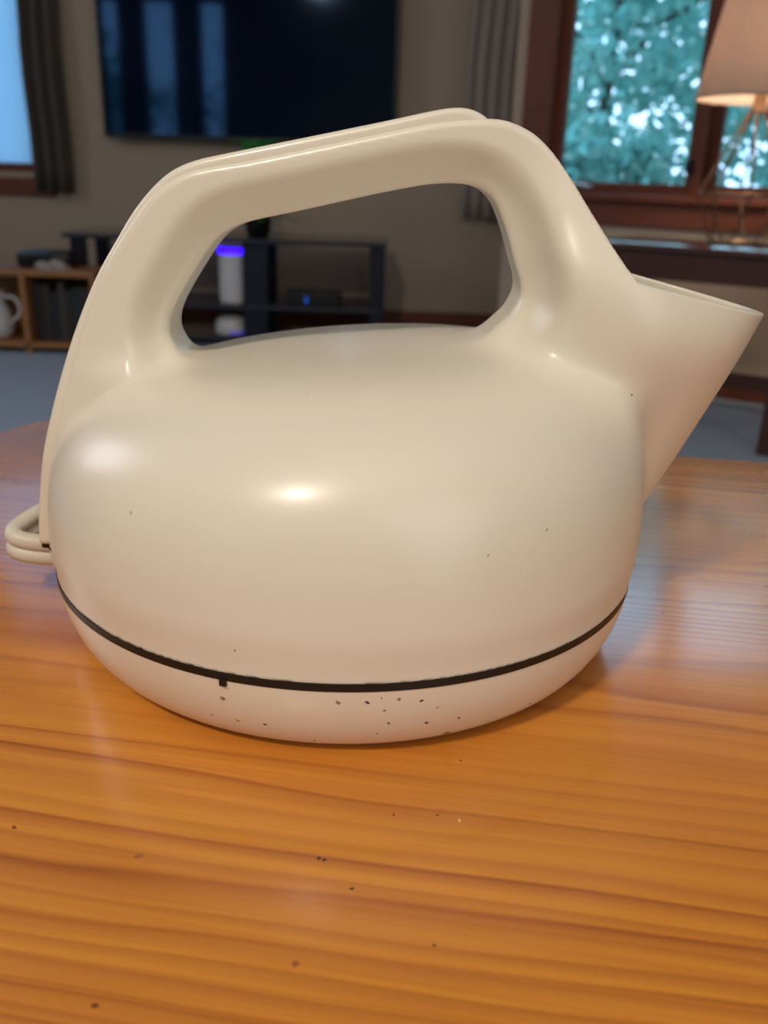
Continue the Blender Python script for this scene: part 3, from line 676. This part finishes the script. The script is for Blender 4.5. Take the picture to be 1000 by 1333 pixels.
def surface_nets(f, lo, hi, h, newton=3):
    ax = [np.arange(a, b + h, h) for a, b in zip(lo, hi)]
    X, Y, Z = np.meshgrid(*ax, indexing='ij'); D = f(X, Y, Z)
    nx, ny, nz = D.shape; s = D < 0
    c_ = np.zeros((nx - 1, ny - 1, nz - 1), np.int8)
    for i in (0, 1):
        for j in (0, 1):
            for k in (0, 1): c_ += s[i:nx - 1 + i, j:ny - 1 + j, k:nz - 1 + k]
    act = (c_ > 0) & (c_ < 8); I = np.argwhere(act); idx = -np.ones(act.shape, np.int64); idx[act] = np.arange(len(I))
    acc = np.zeros((len(I), 3)); cnt = np.zeros(len(I)); cor = [(i, j, k) for i in (0, 1) for j in (0, 1) for k in (0, 1)]
    for a_ in cor:
        for d in range(3):
            if a_[d]: continue
            b_ = list(a_); b_[d] = 1
            va = D[I[:, 0] + a_[0], I[:, 1] + a_[1], I[:, 2] + a_[2]]; vb = D[I[:, 0] + b_[0], I[:, 1] + b_[1], I[:, 2] + b_[2]]
            mk = (va < 0) != (vb < 0); t = np.where(mk, va / np.where(mk, va - vb, 1), 0)
            p = np.tile(np.array(a_, float), (len(I), 1)); p[:, d] += t
            acc[mk] += p[mk]; cnt[mk] += 1
    V = np.array(lo) + (I + acc / cnt[:, None]) * h
    F = []
    for d in range(3):
        e = [(1, 2), (2, 0), (0, 1)][d]; sl0 = [slice(None)] * 3; sl1 = [slice(None)] * 3; sl0[d] = slice(0, -1); sl1[d] = slice(1, None)
        a_ = s[tuple(sl0)]; b_ = s[tuple(sl1)]; E = np.argwhere(a_ != b_)
        E = E[(E[:, e[0]] > 0) & (E[:, e[1]] > 0) & (E[:, e[0]] < act.shape[e[0]]) & (E[:, e[1]] < act.shape[e[1]])]
        fl = a_[E[:, 0], E[:, 1], E[:, 2]]
        q = []
        for (m_, n_) in ((-1, -1), (0, -1), (0, 0), (-1, 0)):
            G = E.copy(); G[:, e[0]] += m_; G[:, e[1]] += n_; q.append(idx[G[:, 0], G[:, 1], G[:, 2]])
        q = np.stack(q, 1); q[~fl] = q[~fl][:, ::-1]; F.append(q)
    F = np.concatenate(F); F = F[(F >= 0).all(1)]
    def grad(V, e=.002):
        g = np.stack([f(V[:, 0] + e * (k == 0), V[:, 1] + e * (k == 1), V[:, 2] + e * (k == 2)) - f(V[:, 0] - e * (k == 0), V[:, 1] - e * (k == 1), V[:, 2] - e * (k == 2)) for k in range(3)], 1) / (2 * e)
        return g
    V0 = V.copy()
    for _ in range(newton):
        g = grad(V); d = f(V[:, 0], V[:, 1], V[:, 2]); step = -(d / np.maximum((g * g).sum(1), .05))[:, None] * g
        ln = np.linalg.norm(step, axis=1)[:, None]; V = V + step * np.minimum(1, .4 * h / np.maximum(ln, 1e-9))
    V = V0 + np.clip(V - V0, -.8 * h, .8 * h)
    return V, F, grad(V, .004)
def np_mesh(name, V, F, material, parent, Nv=None):
    me = bpy.data.meshes.new(name)
    me.vertices.add(len(V)); me.vertices.foreach_set('co', V.astype(np.float32).ravel())
    me.loops.add(F.size); me.loops.foreach_set('vertex_index', F.astype(np.int32).ravel())
    me.polygons.add(len(F)); me.polygons.foreach_set('loop_start', (np.arange(len(F)) * 4).astype(np.int32))
    me.polygons.foreach_set('loop_total', np.full(len(F), 4, np.int32)); me.update(calc_edges=True); me.validate()
    me.materials.append(material); me.polygons.foreach_set('use_smooth', [True] * len(me.polygons))
    if Nv is not None: me.normals_split_custom_set_from_vertices(Nv.tolist())
    o = bpy.data.objects.new(name, me); COL.objects.link(o); o.parent = parent
    return o
kt = empty('electric_kettle', (0, 0, TZ), label='cream white plastic electric kettle with open loop handle on the pine table', cat='kettle')
def place(V): W_ = V.copy(); W_[:, 2] += ZR; return W_ * R
XS = .88
V, F, G = surface_nets(f_shell, (-1.16, -1.08, -.08), (1.18, 1.08, 1.54), .0135)
def smask(P):
    return np.maximum(cone(P[:, 0], P[:, 1], P[:, 2])[0] - f_body(P[:, 0], P[:, 1], P[:, 2]), XS - P[:, 0])
F = F[smask(V[F].mean(1)) > -.010]
V2, F2, G2 = surface_nets(f_shell, (XS - .04, -.47, .02), (1.48, .47, 1.12), .0075)
F2 = F2[smask(V2[F2].mean(1)) < .008]; nf = len(F)
F = np.concatenate([F, F2 + len(V)]); V = np.concatenate([V, V2]); G = np.concatenate([G, G2])
Gn = G / np.maximum(np.linalg.norm(G, axis=1), 1e-6)[:, None]
Cn = V[F].mean(1); fb = f_body(Cn[:, 0], Cn[:, 1], Cn[:, 2]); fh = f_handle(Cn[:, 0], Cn[:, 1], Cn[:, 2])
reg = np.where(fb <= fh, 0, 1); reg[Cn[:, 2] > 1.0] = 1; reg[(Cn[:, 2] < .45)] = 0; reg[nf:] = 2; reg[(reg == 2) & (Cn[:, 2] > 1.03)] = 1
for k, nm in enumerate(('body', 'handle', 'spout')):
    Fk = F[reg == k]; used, inv = np.unique(Fk, return_inverse=True); Fk = inv.reshape(-1, 4)
    rimv = None
    # crisp rim and bottom edge are left to the mesh's own normals; elsewhere the field's gradient gives unbroken shading
    np_mesh(nm, place(V[used]), Fk, cream, kt, Gn[used])
foot_loft('base', BP_Z[1:], BP_R[1:], cream_base, kt)
foot_loft('seam_gasket', (-.0128, -.012, .012, .014), (-.03, .002, .003, -.05), gasket, kt)
V, F, G = surface_nets(f_cover, (-1.13, -.24, 0), (.53, .24, 1.53), .0085)
np_mesh('handle_cover', place(V), F, cream_cover, kt, G / np.maximum(np.linalg.norm(G, axis=1), 1e-6)[:, None])
for a_, w_ in ((-1.853, .010),):
    MB().box((-w_ * R * 1.0, -.006 * R, -.012 * R), (w_ * R, .0075 * R, .010 * R)).build('gasket_tab', gasket, kt).matrix_world = Matrix.Translation((XC * R + (RB + .001) * R * cos(a_), (RB + .001) * R * sin(a_), (ZR - .016) * R)) @ Matrix.Rotation(a_ + pi / 2, 4, 'Z')
# small black foot of the cover strip over the seam
MB().box((-1.068 * R, -.15 * R, (ZR - .012) * R), (-1.0 * R, .14 * R, (ZR + .036) * R), .001).build('cover_foot', gasket, kt)
# twin-core cord: leaves the back of the base, doubles back behind the kettle
path = [(-.98, .0, .200), (-1.08, -.02, .205), (-1.18, -.03, .220), (-1.225, -.01, .235), (-1.222, .05, .250), (-1.16, .16, .275), (-1.06, .34, .285), (-.93, .58, .23), (-.72, .90, .10), (-.45, 1.12, .06), (0, 1.28, .055), (.35, 1.20, .055), (.45, 1.02, .055)]
pts = spline(path, 8)
cord = MB()
for sgn in (-1, 1):
    cord.tube([((p[0]) * R, p[1] * R, (p[2] + sgn * .027) * R) if p[2] > .12 else ((p[0]) * R, (p[1] + sgn * .03 * (1 - (p[2] - .055) / .065 * .0)) * R, p[2] * R) for p in pts], .033 * R, 12)
cord.build('power_cord', cordm, kt, True)
